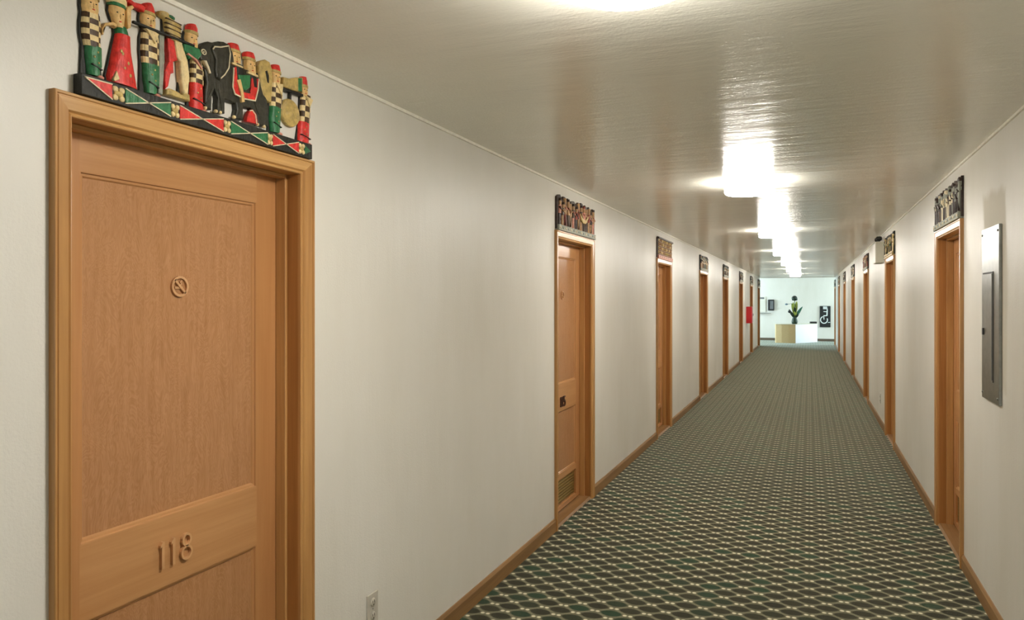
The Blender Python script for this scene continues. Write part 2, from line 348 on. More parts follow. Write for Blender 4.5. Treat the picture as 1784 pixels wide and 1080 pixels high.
T = {
'f1_face':[(2.3481,-0.4019,-0.3663),(2.3385,-0.4057,-0.3637),(2.3221,-0.4062,-0.363),(2.3082,-0.4037,-0.365)],
'f1_hat':[(2.3668,-0.3957,-0.3728),(2.3575,-0.4032,-0.365),(2.3468,-0.4052,-0.3635)],
'f1_torso':[(2.309,-0.4044,-0.3598),(2.2833,-0.4069,-0.3567),(2.2529,-0.4057,-0.3577),(2.2278,-0.4007,-0.3585)],
'f1_legs':[(2.2312,-0.3982,-0.3546),(2.208,-0.3969,-0.3541),(2.1848,-0.3944,-0.3541),(2.1818,-0.3931,-0.3598),(2.1584,-0.3926,-0.3598)],
'f2_hat':[(2.3897,-0.3226,-0.2951),(2.374,-0.3387,-0.2839),(2.3619,-0.3401,-0.2825),(2.3538,-0.3347,-0.2895)],
'f2_face':[(2.3575,-0.3307,-0.2895),(2.3378,-0.3334,-0.2881),(2.3169,-0.3253,-0.2909),(2.3009,-0.3172,-0.2937)],
'f2_bodice':[(2.3053,-0.3131,-0.2867),(2.296,-0.3158,-0.2811),(2.2834,-0.3144,-0.2768)],
'f2_skirt':[(2.2862,-0.3144,-0.2748),(2.2473,-0.3226,-0.272),(2.2032,-0.332,-0.2625),(2.1712,-0.3401,-0.2553),(2.1575,-0.3361,-0.2524)],
'f2_armL':[(-0.3572,2.2827),(-0.348,2.299),(-0.3253,2.3096),(-0.3144,2.3074),(-0.3172,2.2968),(-0.3253,2.3007),(-0.344,2.294),(-0.352,2.2798),(-0.3533,2.2674),(-0.3567,2.2686)],
'f2_armR':[(-0.2909,2.3588),(-0.2811,2.3662),(-0.274,2.3714),(-0.2683,2.3661),(-0.2768,2.3555),(-0.2783,2.3104),(-0.2867,2.305),(-0.2895,2.3286)],
'f2_flap':[(-0.3226,2.1861),(-0.3144,2.1667),(-0.328,2.158),(-0.332,2.1616)],
'caps':[(-0.2811,2.386),(-0.2668,2.3816),(-0.2437,2.3855),(-0.2319,2.3799),(-0.2378,2.365),(-0.2495,2.3682),(-0.264,2.369),(-0.2754,2.3709),(-0.2839,2.375)],
'rod':[(-0.274,2.3305),(-0.0754,2.3328),(-0.0754,2.3268),(-0.274,2.3243)],
'f3_hat':[(2.3958,-0.2289,-0.2109),(2.3892,-0.2378,-0.2033),(2.377,-0.2392,-0.1987),(2.3667,-0.2407,-0.1981)],
'f3_face':[(2.3695,-0.2392,-0.1981),(2.3493,-0.2413,-0.195),(2.3368,-0.2378,-0.1972),(2.3264,-0.2319,-0.2017)],
'f3_torso':[(2.331,-0.2363,-0.1879),(2.3007,-0.2384,-0.1839),(2.2648,-0.2392,-0.1839),(2.236,-0.2363,-0.1833)],
'f3_legs':[(2.2388,-0.2348,-0.1833),(2.2096,-0.2342,-0.1826),(2.1868,-0.2319,-0.1833),(2.1834,-0.2304,-0.191),(2.1581,-0.2274,-0.1919)],
'strip':[(-0.1857,2.3287),(-0.1676,2.3285),(-0.1682,2.2422),(-0.1739,2.1664),(-0.1879,2.1666),(-0.1848,2.2372)],
'f4_crown':[(2.3918,-0.1833,-0.1549),(2.3825,-0.1925,-0.1388),(2.3774,-0.1833,-0.1258),(2.3737,-0.1692,-0.1092),(2.3489,-0.166,-0.1109),(2.3235,-0.1549,-0.1159)],
'f4_red':[(-0.1613,2.3241),(-0.1414,2.3295),(-0.1274,2.2731),(-0.1414,2.2656),(-0.1404,2.2347),(-0.1501,2.2293),(-0.1581,2.1929),(-0.1692,2.182),(-0.1701,2.2312),(-0.1549,2.262)],
'f4_trunk':[(-0.1404,2.3246),(-0.1159,2.3275),(-0.0941,2.2807),(-0.0874,2.2395),(-0.0941,2.1863),(-0.1092,2.1836),(-0.1175,2.2308),(-0.1208,2.2725),(-0.1307,2.2801)],
'f4_base':[(-0.166,2.1829),(-0.1549,2.1885),(-0.129,2.1863),(-0.1126,2.1814),(-0.1059,2.1939),(-0.0874,2.1881),(-0.0857,2.1696),(-0.166,2.1685)],
'f5_hat':[(2.3922,-0.084,-0.0616),(2.3841,-0.0908,-0.0539),(2.3663,-0.0924,-0.0528)],
'f5_face':[(2.3675,-0.0924,-0.0539),(2.3496,-0.0958,-0.0518),(2.3342,-0.0908,-0.0511),(2.3268,-0.0822,-0.0546)],
'f5_jacket':[(-0.1104,2.3257),(-0.0868,2.3283),(-0.0693,2.3289),(-0.0537,2.3287),(-0.047,2.3133),(-0.0582,2.2957),(-0.0781,2.2947),(-0.0933,2.2865),(-0.0998,2.3017),(-0.1104,2.3052)],
'f5_torso':[(2.296,-0.0737,-0.0402),(2.271,-0.0759,-0.0297),(2.2285,-0.0781,-0.0297)],
'f5_legs':[(2.2299,-0.0772,-0.0334),(2.1895,-0.0789,-0.0316),(2.1547,-0.0781,-0.0306)],
'ele':[(-0.047,2.3362),(-0.0357,2.3522),(-0.0173,2.363),(0.0013,2.3656),(0.0227,2.3771),(0.0444,2.3825),(0.0666,2.3807),(0.0816,2.3596),(0.0917,2.3254),(0.1331,2.3265),(0.1868,2.3309),(0.2034,2.2927),(0.2259,2.2633),(0.2344,2.2338),(0.2327,2.17),(0.1896,2.1642),(0.1759,2.196),(0.1543,2.21),(0.1226,2.2059),(0.1226,2.1642),(0.0867,2.1615),(0.0943,2.1913),(0.0917,2.2094),(0.0469,2.209),(0.0469,2.1668),(0.0155,2.1629),(0.0179,2.2088),(0.006,2.2309),(-0.0034,2.2032),(-0.0057,2.1649),(-0.0297,2.1643),(-0.0297,2.2105),(-0.0242,2.2404),(-0.0334,2.2768),(-0.0173,2.2923),(-0.0265,2.2949),(-0.047,2.3009),(-0.0524,2.3168)],
'ear':[(-0.0113,2.3442),(-0.0034,2.3558),(0.0227,2.3626),(0.0577,2.3785),(0.0641,2.354),(0.0577,2.304),(0.0396,2.2766),(0.0227,2.2601),(0.0075,2.2638),(0.0027,2.2876),(0.0046,2.317)],
'eye':[(-0.037,2.3253)],
'r1_hat':[(2.3896,0.0716,0.1045),(2.3801,0.0641,0.1112),(2.3662,0.0676,0.1143)],
'r1_face':[(2.3687,0.0716,0.1143),(2.3486,0.0706,0.1185),(2.3265,0.0741,0.1174)],
'r1_body':[(2.3322,0.0816,0.1226),(2.3147,0.0776,0.1357),(2.2939,0.0816,0.1437)],
'r1_leg':[(0.0867,2.279),(0.1019,2.2853),(0.1148,2.2493),(0.12,2.2204),(0.1071,2.2152),(0.103,2.2461)],
'r2_hat':[(2.3846,0.1384,0.1705),(2.3748,0.1289,0.1786),(2.361,0.1331,0.1792)],
'r2_face':[(2.365,0.1384,0.1803),(2.3421,0.1362,0.1835),(2.3179,0.141,0.1841)],
'r2_body':[(2.3198,0.1437,0.1814),(2.3021,0.1463,0.1896),(2.2797,0.1543,0.1868)],
'cloth':[(0.0943,2.2981),(0.1463,2.3113),(0.1463,2.273),(0.1278,2.2585),(0.1019,2.2608)],
'blanket':[(0.0766,2.3134),(0.0892,2.3209),(0.0943,2.2887),(0.0994,2.2489),(0.149,2.2546),(0.1543,2.3059),(0.1841,2.3106),(0.1803,2.2746),(0.1678,2.2365),(0.1226,2.2305),(0.0816,2.2348),(0.0726,2.2528)],
'redb':[(0.1463,2.2003),(0.1597,2.2075),(0.1759,2.196),(0.1825,2.1645),(0.1331,2.1629),(0.1357,2.1787)],
'arch':[(0.1879,2.3545),(0.1979,2.3724),(0.2203,2.384),(0.2402,2.3823),(0.2517,2.3619),(0.2546,2.3348),(0.2517,2.294),(0.2476,2.2511),(0.2287,2.2522),(0.2062,2.264),(0.1968,2.2869),(0.1935,2.3211)],
'f6_hat':[(2.3817,0.2616,0.2887),(2.3707,0.2534,0.2958),(2.3577,0.2546,0.297)],
'f6_face':[(2.36,0.2557,0.2946),(2.3409,0.2534,0.2988),(2.319,0.2604,0.2934)],
'f6_torso':[(2.3219,0.2557,0.3049),(2.2856,0.2517,0.3091),(2.2427,0.2517,0.3049)],
'f6_legs':[(2.2442,0.2517,0.3006),(2.2032,0.2476,0.2988),(2.1871,0.2499,0.297),(2.159,0.2534,0.2934)],
'beam':[(0.3006,2.35),(0.3323,2.3538),(0.3635,2.3669),(0.3986,2.3762),(0.3986,2.3234),(0.3509,2.3189),(0.3006,2.3175)],
'beamrod':[(0.3006,2.3163),(0.4051,2.3209),(0.4051,2.3124),(0.3006,2.3085)],
'gong':[(2.2451,0.3091,0.4018)],
'gongz':[(0.354,2.2894),(0.354,2.2005)],
'f7_hat':[(2.3827,0.4031,0.4248),(2.3721,0.3967,0.432),(2.3494,0.3986,0.4347)],
'f7_face':[(2.3527,0.4018,0.4334),(2.3352,0.4006,0.4374),(2.3177,0.4051,0.436)],
'f7_torso':[(2.3236,0.4071,0.4562),(2.2777,0.4031,0.4521),(2.2257,0.3986,0.4494)],
'f7_legs':[(2.2271,0.3941,0.4481),(2.1905,0.3915,0.4467),(2.1539,0.3902,0.4441)],
'bows':[-0.4205,-0.3408,-0.3214,-0.3033,-0.2346,-0.1629,-0.1475,-0.1319,-0.0506,0.0281,0.0418,0.0579,0.1297,0.2166,0.2299,0.2407,0.3157,0.3682,0.3862,0.4014,0.4386],
}
make_materials()
# ------------------------------------------------------------------ the setting
def structure(o, label, cat): return tag(o, label, cat, None, 'structure')
WT = .16
def wall_with_doors(name, x0, x1, y0, y1, doors, label, flip):
    mb = MB(); lo, hi = (OPEN_LO, OPEN_HI) if not flip else (-OPEN_HI, -OPEN_LO); wm = 'wall_patched' if flip else 'wall'
    e = .02                                            # jamb boards line the opening
    cur = y0
    for d in sorted(doors):
        a, b = d+lo-e, d+hi+e
        mb.box(x0, x1, cur, a, 0, H, wm); mb.box(x0, x1, a, b, OPEN_Z+e, H, wm); cur = b
    mb.box(x0, x1, cur, y1, 0, H, wm)
    return structure(mb.build(name, fix=False), label, 'wall')
wall_with_doors('wall_left', XL-WT, XL, Y_BACK, LEFT_END, L_DOORS, 'long off-white painted wall on the side of door 118', False)
wall_with_doors('wall_right', XR, XR+WT, Y_BACK, RIGHT_END, R_DOORS, 'long off-white painted wall with the steel panel in it', True)
LX0, LX1, LZ = -4.6, 4.6, 2.85
floor = MB().box(LX0-.3, LX1+.3, Y_BACK-.2, Y_END+.2, -.1, 0, 'carpet').build('floor')
structure(floor, 'dark green patterned carpet running down the whole corridor', 'floor')
structure(MB().box(XL-WT, XR+WT, Y_BACK-.2, 27.35, H, H+.12, 'ceiling').build('ceiling'), 'glossy beige painted corridor ceiling reflecting the lamps', 'ceiling')
structure(MB().box(LX0-.2, LX1+.2, 27.35, Y_END+.2, LZ, LZ+.1, 'wall').build('ceiling_lobby'), 'white ceiling of the bright lobby at the far end', 'ceiling')
structure(MB().box(LX0-.2, LX1+.2, 27.25, 27.35, H-.015, LZ+.1, 'wall').build('trim_1'), 'white fascia where the corridor ceiling ends at the lobby', 'trim')
structure(MB().box(LX0-.2, LX1+.2, Y_END, Y_END+.15, 0, LZ, 'wall').build('wall_end'), 'bright white wall closing the lobby at the far end', 'wall')
structure(MB().box(LX0, XL-WT, 27.0, 27.12, 0, LZ, 'wall').build('wall_lobby_return_left'), 'white lobby wall beside the corridor mouth, red cabinet side', 'wall')
structure(MB().box(XR+WT, LX1, 28.5, 28.62, 0, LZ, 'wall').build('wall_lobby_return_right'), 'white lobby wall beside the corridor mouth, black panel side', 'wall')
def window_wall(name, axis, c0, c1, lo, hi, top, wl, wh, wz0, wz1, label):
    mb = MB()
    for a, b, z0, z1 in ((lo, wl, 0, top), (wh, hi, 0, top), (wl, wh, 0, wz0), (wl, wh, wz1, top)):
        if axis == 'x': mb.box(c0, c1, a, b, z0, z1, 'wall')
        else: mb.box(a, b, c0, c1, z0, z1, 'wall')
    return structure(mb.build(name, fix=False), label, 'wall')
window_wall('wall_lobby_left', 'x', LX0-.15, LX0, 27.0, Y_END, LZ, 27.6, 30.6, .5, 2.5, 'lobby side wall with a wide window, out to the left')
window_wall('wall_lobby_right', 'x', LX1, LX1+.15, 28.5, Y_END, LZ, 28.8, 30.6, .5, 2.5, 'lobby side wall with a wide window, out to the right')
window_wall('wall_back', 'y', Y_BACK-.15, Y_BACK, XL-WT, XR+WT, H, -1.15, .35, .25, 2.15, 'off-white wall with a tall window behind the camera')
def window(n, axis, c, lo, hi, z0, z1, label):
    w = .05; root = empty('window_%d' % n, (0, 0, 0)); structure(root, label, 'window')
    fr, gl = MB(), MB(); mid = (lo+hi)/2
    bars = [(lo, lo+w, z0, z1), (hi-w, hi, z0, z1), (lo+w, hi-w, z0, z0+w), (lo+w, hi-w, z1-w, z1), (mid-w/2, mid+w/2, z0+w, z1-w)]
    for a, b, p, q in bars:
        if axis == 'x': fr.box(c-.03, c+.03, a, b, p, q, 'exterior_daylight_frame')
        else: fr.box(a, b, c-.03, c+.03, p, q, 'exterior_daylight_frame')
    if axis == 'x': gl.box(c-.003, c+.003, lo+w, hi-w, z0+w, z1-w, 'glass')
    else: gl.box(lo+w, hi-w, c-.003, c+.003, z0+w, z1-w, 'glass')
    fr.build('window_frame', root, False); gl.build('window_pane', root, False)
window(1, 'x', LX0-.07, 27.6, 30.6, .5, 2.5, 'wide lobby window out to the left of the corridor mouth')
window(2, 'x', LX1+.07, 28.8, 30.6, .5, 2.5, 'wide lobby window out to the right of the corridor mouth')
window(3, 'y', Y_BACK-.07, -1.15, .35, .25, 2.15, 'tall window in the wall behind the camera')
# baseboards, in runs between the door casings
def baseboards(name, side, ya, yb, doors, label):
    mb = MB(); cur = ya
    a_, b_ = (-.481, .4705) if side < 0 else (-.4705, .481)
    prof = [(0, 0), (.014, 0), (.014, .072), (.010, .080), (.006, .088), (0, .088)]
    runs = []
    for d in sorted(doors): runs.append((cur, d+a_)); cur = d+b_
    runs.append((cur, yb))
    for p, q in runs:
        if q-p < .01: continue
        pts = [((XL+x) if side < 0 else (XR-x), z) for x, z in prof]
        mb.prism(pts, 'y', p, q, 'base_wood')
    structure(mb.build(name), label, 'baseboard')
baseboards('baseboard_left', -1, Y_BACK, LEFT_END, L_DOORS, 'brown wooden baseboard along the wall with door 118')
baseboards('baseboard_right', 1, Y_BACK, RIGHT_END, R_DOORS, 'brown wooden baseboard along the wall with the steel panel')
structure(MB().box(LX0, LX1, Y_END-.016, Y_END, 0, .1, 'base_dark').build('baseboard_end'), 'dark baseboard along the white end wall of the lobby', 'baseboard')
# thin bead where each wall meets the ceiling
structure(MB().box(XL, XL+.010, Y_BACK, 27.25, H-.013, H, 'trim_white').build('trim_2'), 'thin pale bead between ceiling and wall, door 118 side', 'trim')
structure(MB().box(XR-.010, XR, Y_BACK, 27.25, H-.013, H, 'trim_white').build('trim_3'), 'thin pale bead between ceiling and wall, steel panel side', 'trim')
# ------------------------------------------------------------------ doors (own frame: x out of the wall, y along it)
LEAF = -.09
P0, P1 = -.338, .3005
def ring_sweep(mb, prof, lo, hi, zt, mz, my):
    """door casing: profile (offset outwards, thickness) mitred round the opening"""
    n = len(prof); rows = []
    for o, x in prof: rows.append([(x, lo-o*.77, 0), (x, lo-o*.77, zt+o*.85), (x, hi+o, zt+o*.85), (x, hi+o, 0)])
    for seg, m in ((0, mz), (1, my), (2, mz)):
        vs, fs = [], []
        for r in rows: vs += [r[seg], r[seg+1]]
        for i in range(n):
            j = (i+1) % n; fs.append((2*i, 2*i+1, 2*j+1, 2*j))
        fs += [tuple(2*i for i in range(n)), tuple(2*i+1 for i in range(n))[::-1]]
        mb.add(vs, fs, m)
def panel_part(leaf, z0, z1):
    mb = MB(); d = LEAF-.011
    mb.box(d-.012, d, P0+.016, P1-.016, z0+.016, z1-.016, 'panel_veneer')
    # moulded sticking round the panel
    prof = [(0, LEAF), (.004, LEAF-.0005), (.006, LEAF-.006), (.012, LEAF-.0065), (.017, d-.001), (.017, d-.012), (0, d-.012)]
    n = len(prof); R = []
    for o, x in prof: R.append([(x, P0+o, z0+o), (x, P1-o, z0+o), (x, P1-o, z1-o), (x, P0+o, z1-o)])
    for k in range(4):
        vs, fs = [], []
        for r in R: vs += [r[k], r[(k+1) % 4]]
        for i in range(n-1): fs.append((2*i, 2*i+1, 2*i+3, 2*i+2))
        mb.add(vs, fs, 'rail_wood' if k in (0, 2) else 'stile_wood')
    return mb.build('panel', leaf, False)
def make_door(root):
    mb = MB()
    prof = [(0, -.004), (0, .009), (.002, .0115), (.006, .0125), (.010, .0105), (.0115, .0095), (.0135, .0125), (.017, .0165), (.050, .0185), (.0525, .0165), (.0545, .0165), (.057, .0205), (.063, .021), (.065, .019), (.065, 0.0)]
    ring_sweep(mb, prof, OPEN_LO, OPEN_HI, OPEN_Z, 'casing_wood', 'casing_wood_level')
    mb.build('casing', root, False)
    for y0, y1 in ((OPEN_LO-.019, OPEN_LO), (OPEN_HI, OPEN_HI+.019)):
        MB().box(-.158, -.0005, y0, y1, 0, OPEN_Z, 'jamb_wood').build('jamb', root)
    MB().box(-.158, -.0005, OPEN_LO-.019, OPEN_HI+.019, OPEN_Z, OPEN_Z+.019, 'casing_wood_level').build('head_jamb', root)
    st = MB()
    st.box(LEAF+.001, -.047, OPEN_LO, OPEN_LO+.012, 0.02, OPEN_Z, 'casing_wood', .002); st.box(LEAF+.001, -.047, OPEN_HI-.012, OPEN_HI, 0.02, OPEN_Z, 'casing_wood', .002)
    st.box(LEAF+.001, -.047, OPEN_LO+.012, OPEN_HI-.012, OPEN_Z-.012, OPEN_Z, 'casing_wood_level', .002)
    st.build('stop_strip', root)
    MB().prism([(-.158, 0), (.004, 0), (.008, .006), (-.004, .02), (-.158, .024)], 'y', OPEN_LO+.0005, OPEN_HI-.0005, 'base_wood').build('threshold', root)
    lf = MB(); a, b = OPEN_LO+.003, OPEN_HI-.003; zb, zt = .03, OPEN_Z-.003
    lf.box(LEAF-.04, LEAF, a, P0, zb, zt, 'stile_wood'); lf.box(LEAF-.04, LEAF, P1, b, zb, zt, 'stile_wood')
    for z0, z1 in ((1.94, zt), (.778, .975), (.262, .302), (zb, .062)): lf.box(LEAF-.04, LEAF, P0, P1, z0, z1, 'rail_wood')
    leaf = lf.build('leaf', root, False)
    panel_part(leaf, .975, 1.94); panel_part(leaf, .302, .778)
    k = MB(); k.box(LEAF-.03, LEAF-.012, P0, P1, .062, .262, 'casing_wood'); kb = k.build('kick_board', leaf)
    p = MB(); p.box(LEAF-.012, LEAF-.007, P0+.02, P1-.02, .08, .245, 'brass', .001)
    for i in range(7): p.prism([(LEAF-.007, .093+i*.022), (LEAF-.002, .096+i*.022), (LEAF-.007, .107+i*.022)], 'y', P0+.05, P1-.05, 'brass')
    tag(p.build('kick_plate', leaf, False), 'dull brass louvred kick plate')
    return root, leaf
def emblem(leaf):
    """round no smoking roundel of raised wood"""
    cy, cz, r = -.014, 1.648, .0275
    mb = MB(); x0, x1 = LEAF-.012, LEAF-.004
    mb.stroke(ell(cy, cz, r, r, 28), .007, x0, x1, 'digit_wood', True)
    d = r*.72; mb.stroke([(cy-d, cz+d), (cy+d, cz-d)], .007, x0, x1, 'digit_wood')
    mb.stroke([(cy-.017, cz-.004), (cy+.012, cz-.004)], .007, x0, x1-.003, 'digit_wood')
    mb.stroke([(cy+.002, cz+.002), (cy+.006, cz+.008), (cy+.003, cz+.013), (cy+.009, cz+.019)], .004, x0, x1-.003, 'digit_wood')
    mb.build('emblem', leaf, False)
def digits(leaf, text, m, y, z, hgt=.077, depth=.010):
    x0, x1 = LEAF-.001, LEAF+depth
    for ch in text:
        mb = MB(); s = hgt; w = .0085 if m == 'digit_wood' else .012
        if ch == '1':
            k = 1 if m == 'digit_wood' else 1.3; mb.prism([(y+.012-.0045*k, z), (y+.012+.0045*k, z), (y+.012+.0045*k, z+s), (y+.0105, z+s), (y+.003, z+s-.009), (y+.003, z+s-.017), (y+.012-.0045*k, z+s-.013)], 'x', x0, x1, m); adv = .038
        elif ch == '8':
            mb.stroke(ell(y+.022, z+s*.27, .018, s*.245, 22), w*.75, x0, x1, m, True); mb.stroke(ell(y+.022, z+s*.76, .0145, s*.21, 22), w*.75, x0, x1, m, True); adv = .05
        elif ch == '5':
            pts = [(y+.036, z+s-.004), (y+.008, z+s-.004), (y+.007, z+s*.55)]+ell(y+.019, z+s*.31, .017, s*.29, 14, PI*.75, -PI*.8, False)
            mb.stroke(pts, w*.8, x0, x1, m); adv = .05
        mb.build('digit', leaf, False); y += adv
ordn = ['nearest', 'second', 'third', 'fourth', 'fifth', 'sixth', 'seventh', 'eighth']
proto, proto_leaf = make_door(empty('door_1'))
n = 1; roots = []
for side, ys in ((-1, L_DOORS), (1, R_DOORS)):
    for i, y in enumerate(ys):
        if n == 1: d = proto
        else: d = copy_tree(proto); d.name = 'door_%d' % n
        d.location = (XL if side < 0 else XR, y, 0); d.rotation_euler = (0, 0, 0 if side < 0 else PI)
        where = 'wall with the red cabinet' if side < 0 else 'wall with the steel panel'
        lab = ('panelled light wood door numbered 118, largest and nearest in view' if n == 1 else 'panelled wood door with dark number 115, next beyond door 118' if n == 2
               else '%s wood door down the corridor on the %s' % (ordn[i], where))
        structure(d, lab, 'door'); roots.append(d); n += 1
def leaf_of(d): return [c for c in d.children if c.name.startswith('leaf')][0]
emblem(leaf_of(roots[0])); digits(leaf_of(roots[0]), '118', 'digit_wood', -.1, .832)
emblem(leaf_of(roots[1])); digits(leaf_of(roots[1]), '115', 'digit_dark', -.1, .805, .075, .01)
# ------------------------------------------------------------------ carving above door 118
CZ = 2.1012
def sh(rows): return [(z-CZ, l, r) for z, l, r in rows]
def pt(pts): return [(y, z-CZ) for y, z in pts]
car = empty('carved_frieze', (XL, L_DOORS[0], CZ))
tag(car, 'brightly painted carving of a procession with an elephant and gong above door 118', 'wood carving', 'carved friezes above the doors')
B0, B1 = T['bows'][0]-.001, T['bows'][-1]+.004
b = MB(); b.box(.0005, .030, B0, B1, 0, .0515, 'carve_black', .002)
zc, hh = .0255, .019
def bow(a, c, m):
    mid = (a+c)/2
    for q in ((a, mid), (c, mid)):
        b.relief([(q[0], zc-hh*.9), (q[1]+(-.004 if q[0] > q[1] else .004)*0, zc-.001), (q[1], zc+.001), (q[0], zc+hh*.9)], .029, .0325, m, .0012)
        for sg in (1, -1): b.stroke([(q[0], zc+sg*hh), (q[1], zc)], .0028, .029, .0335, 'carve_white')
def flower(a, c):
    mid = (a+c)/2; w = (c-a)/2
    for dy, dz, r in ((0, 0, .8), (-.5, .55, .5), (.5, .55, .5), (-.5, -.55, .5), (.5, -.55, .5)):
        b.ball((.030, mid+dy*w, zc+dz*hh), (.005, w*r, hh*.42), 'carve_cream' if r < .7 else 'carve_gold', 8)
Bw = T['bows']
b.relief([(Bw[0]+.008, zc+.0165), (Bw[1], zc-hh*.95), (Bw[1], zc+hh*.95)], .029, .0325, 'carve_red', .0012)
b.stroke([(Bw[0]+.006, zc+.017), (Bw[1], zc+hh)], .0028, .029, .0335, 'carve_white'); b.stroke([(Bw[0]+.006, zc+.017), (Bw[1], zc-hh)], .0028, .029, .0335, 'carve_white')
for a, c, m in ((Bw[3], Bw[5], 'carve_green'), (Bw[7], Bw[9], 'carve_red'), (Bw[11], Bw[13], 'carve_green'), (Bw[15], Bw[17], 'carve_red')): bow(a, c, m)
for a, c in ((Bw[1], Bw[3]), (Bw[5], Bw[7]), (Bw[9], Bw[11]), (Bw[13], Bw[15]), (Bw[17], Bw[19])): flower(a, c)
b.relief([(Bw[19], zc-hh*.8), (Bw[20]-.006, zc), (Bw[19], zc+hh*.8)], .029, .0325, 'carve_green', .0012)
b.build('base_rail', car, False)
def figure(name, back, parts, rods=()):
    """back: outline of the dark body; parts: (name, builder)"""
    mb = MB()
    for poly in back: mb.relief(poly, .0012, .007, 'carve_black', .002)
    f = mb.build(name, car, False)
    for nm, fn in parts:
        m = MB(); fn(m); m.build(nm, f, False)
    return f
def hull(rows_list, pad=.006):
    rows = sorted(sum((sh(r) for r in rows_list), []))
    pad *= .5; L = [(l-pad, z) for z, l, r in rows]; R = [(r+pad, z) for z, l, r in rows]
    return R+L[::-1]
FX, FD = .006, .017                       # where the rounded bodies start and how far they swell
def fc(rows):                             # face with eyes, nose and mouth
    def go(m):
        R = sorted(sh(rows)); m.loft(R, FX, FD, 'carve_face')
        z0, z1 = R[0][0], R[-1][0]; l, r = R[-1][1], R[-1][2]; c, w, h_ = (l+r)/2, r-l, z1-z0
        for s_ in (-1, 1): m.ball((FX+FD*.93, c+s_*w*.2, z0+h_*.62), (.0022, .0028, .0015), 'carve_black', 6)
        m.ball((FX+FD, c, z0+h_*.46), (.0035, .0024, .0065), 'carve_face', 6)
        m.ball((FX+FD*.98, c, z0+h_*.24), (.0022, .0045, .0014), 'carve_red', 6)
    return go
def hat(rows, mt='carve_red'):
    def go(m):
        R = sh(rows); m.loft(R, FX, FD+.002, mt); z = min(q[0] for q in R); q = min(R)
        m.loft([(z-.002, q[1]-.002, q[2]+.002), (z+.006, q[1]-.002, q[2]+.002)], FX, FD+.003, 'carve_gold' if mt == 'carve_red' else 'carve_green')
    return go
def checks(rows, n=6): return lambda m: m.loft(sh(rows), FX, FD, 'carve_cream', 'carve_brown', 9, n)
def legs(rows, mt, dots=True):
    def go(m):
        R = sorted(sh(rows)); m.loft(R, FX, FD, mt)
        z0, z1 = R[0][0], R[-1][0]; c = (R[0][1]+R[0][2])/2
        if dots:
            for k, (dy, t) in enumerate(((.006, .45), (-.005, .62), (.004, .8))): m.ball((FX+FD*.98, c+dy, z0+(z1-z0)*t), (.0015, .0028, .0028), 'carve_gold', 6)
        m.ball((FX+.010, R[0][2]-.004, z0-.001), (.011, .011, .006), 'carve_pink', 8)
        m.stroke([(R[0][1]+.004, z0+(z1-z0)*.36), (R[0][2]-.001, z0+(z1-z0)*.24)], .003, FX+.01, FX+FD+.0015, 'carve_black')
    return go
g = lambda k: T[k]
ext = [(2.2289, -.4200, -.352), (2.16, -.4180, -.352)]
figure('checked_guard_figure', [hull([g('f1_face'), g('f1_torso'), [(2.15, -.404, -.353)]], .009)],
       [('hat', hat(g('f1_hat'))), ('face', fc(g('f1_face'))), ('torso', checks(g('f1_torso'))), ('trousers', legs(g('f1_legs'), 'carve_green'))])
figure('dancer_figure', [hull([g('f2_face'), g('f2_bodice'), g('f2_skirt')], .006)],
       [('hat', hat(g('f2_hat'), 'carve_cream')), ('face', fc(g('f2_face'))), ('bodice', lambda m: m.loft(sh(g('f2_bodice')), FX, FD, 'carve_green')),
        ('skirt', lambda m: (m.loft(sh(g('f2_skirt')), FX, FD+.002, 'carve_red'), [m.ball((FX+FD+.001, -.30+dy, z-CZ), (.0015, .004, .005), 'carve_gold', 6) for dy, z in ((-.004, 2.235), (.012, 2.215), (.002, 2.2), (.018, 2.185), (-.008, 2.24))],
                             m.relief(pt(g('f2_flap')), FX, FX+FD+.003, 'carve_cream', .002))),
        ('arm', lambda m: m.relief(pt(g('f2_armL')), .003, .018, 'carve_face', .003)), ('arm', lambda m: m.relief(pt(g('f2_armR')), .003, .022, 'carve_face', .003))])
figure('drummer_figure', [hull([g('f3_face'), g('f3_torso'), [(2.15, -.238, -.19)]], .008), pt(g('caps'))],
       [('hat', hat(g('f3_hat'))), ('face', fc(g('f3_face'))), ('torso', lambda m: (checks(g('f3_torso'))(m), m.relief([(-.236, 2.3238-CZ), (-.196, 2.322-CZ), (-.208, 2.292-CZ)], FX, FX+FD+.004, 'carve_cream', .002))),
        ('trousers', legs(g('f3_legs'), 'carve_green')), ('cap_string', lambda m: m.relief(pt(g('caps')), .004, .022, 'carve_red', .005)),
        ('staff', lambda m: m.relief(pt(g('strip')), .002, .015, 'carve_grey', .003))])
m = MB(); m.relief(pt(g('rod')), .018, .027, 'carve_black', .001); m.build('carrying_pole', car, False)
m = MB(); m.relief(pt([(-.170, 2.378), (-.15, 2.388), (-.118, 2.372), (-.112, 2.33), (-.118, 2.318), (-.168, 2.318)]), .0012, .007, 'carve_black', .002); m.relief(pt([(-.112, 2.32), (-.096, 2.28), (-.089, 2.24), (-.096, 2.17), (-.120, 2.17), (-.114, 2.23), (-.122, 2.28)]), .0012, .007, 'carve_black', .002)
o = m.build('throne_bearer_figure', car, False)
def crown(m):
    m.loft(sh(g('f4_crown')), FX, FD, 'carve_gold')
    for z in (2.374, 2.362, 2.35, 2.336): m.stroke([(-.170, z-CZ+.002), (-.118, z-CZ)], .0022, FX+.008, FX+FD+.001, 'carve_brown')
    m.ball((FX+.010, -.150, 2.384-CZ), (.010, .014, .007), 'carve_green', 8)
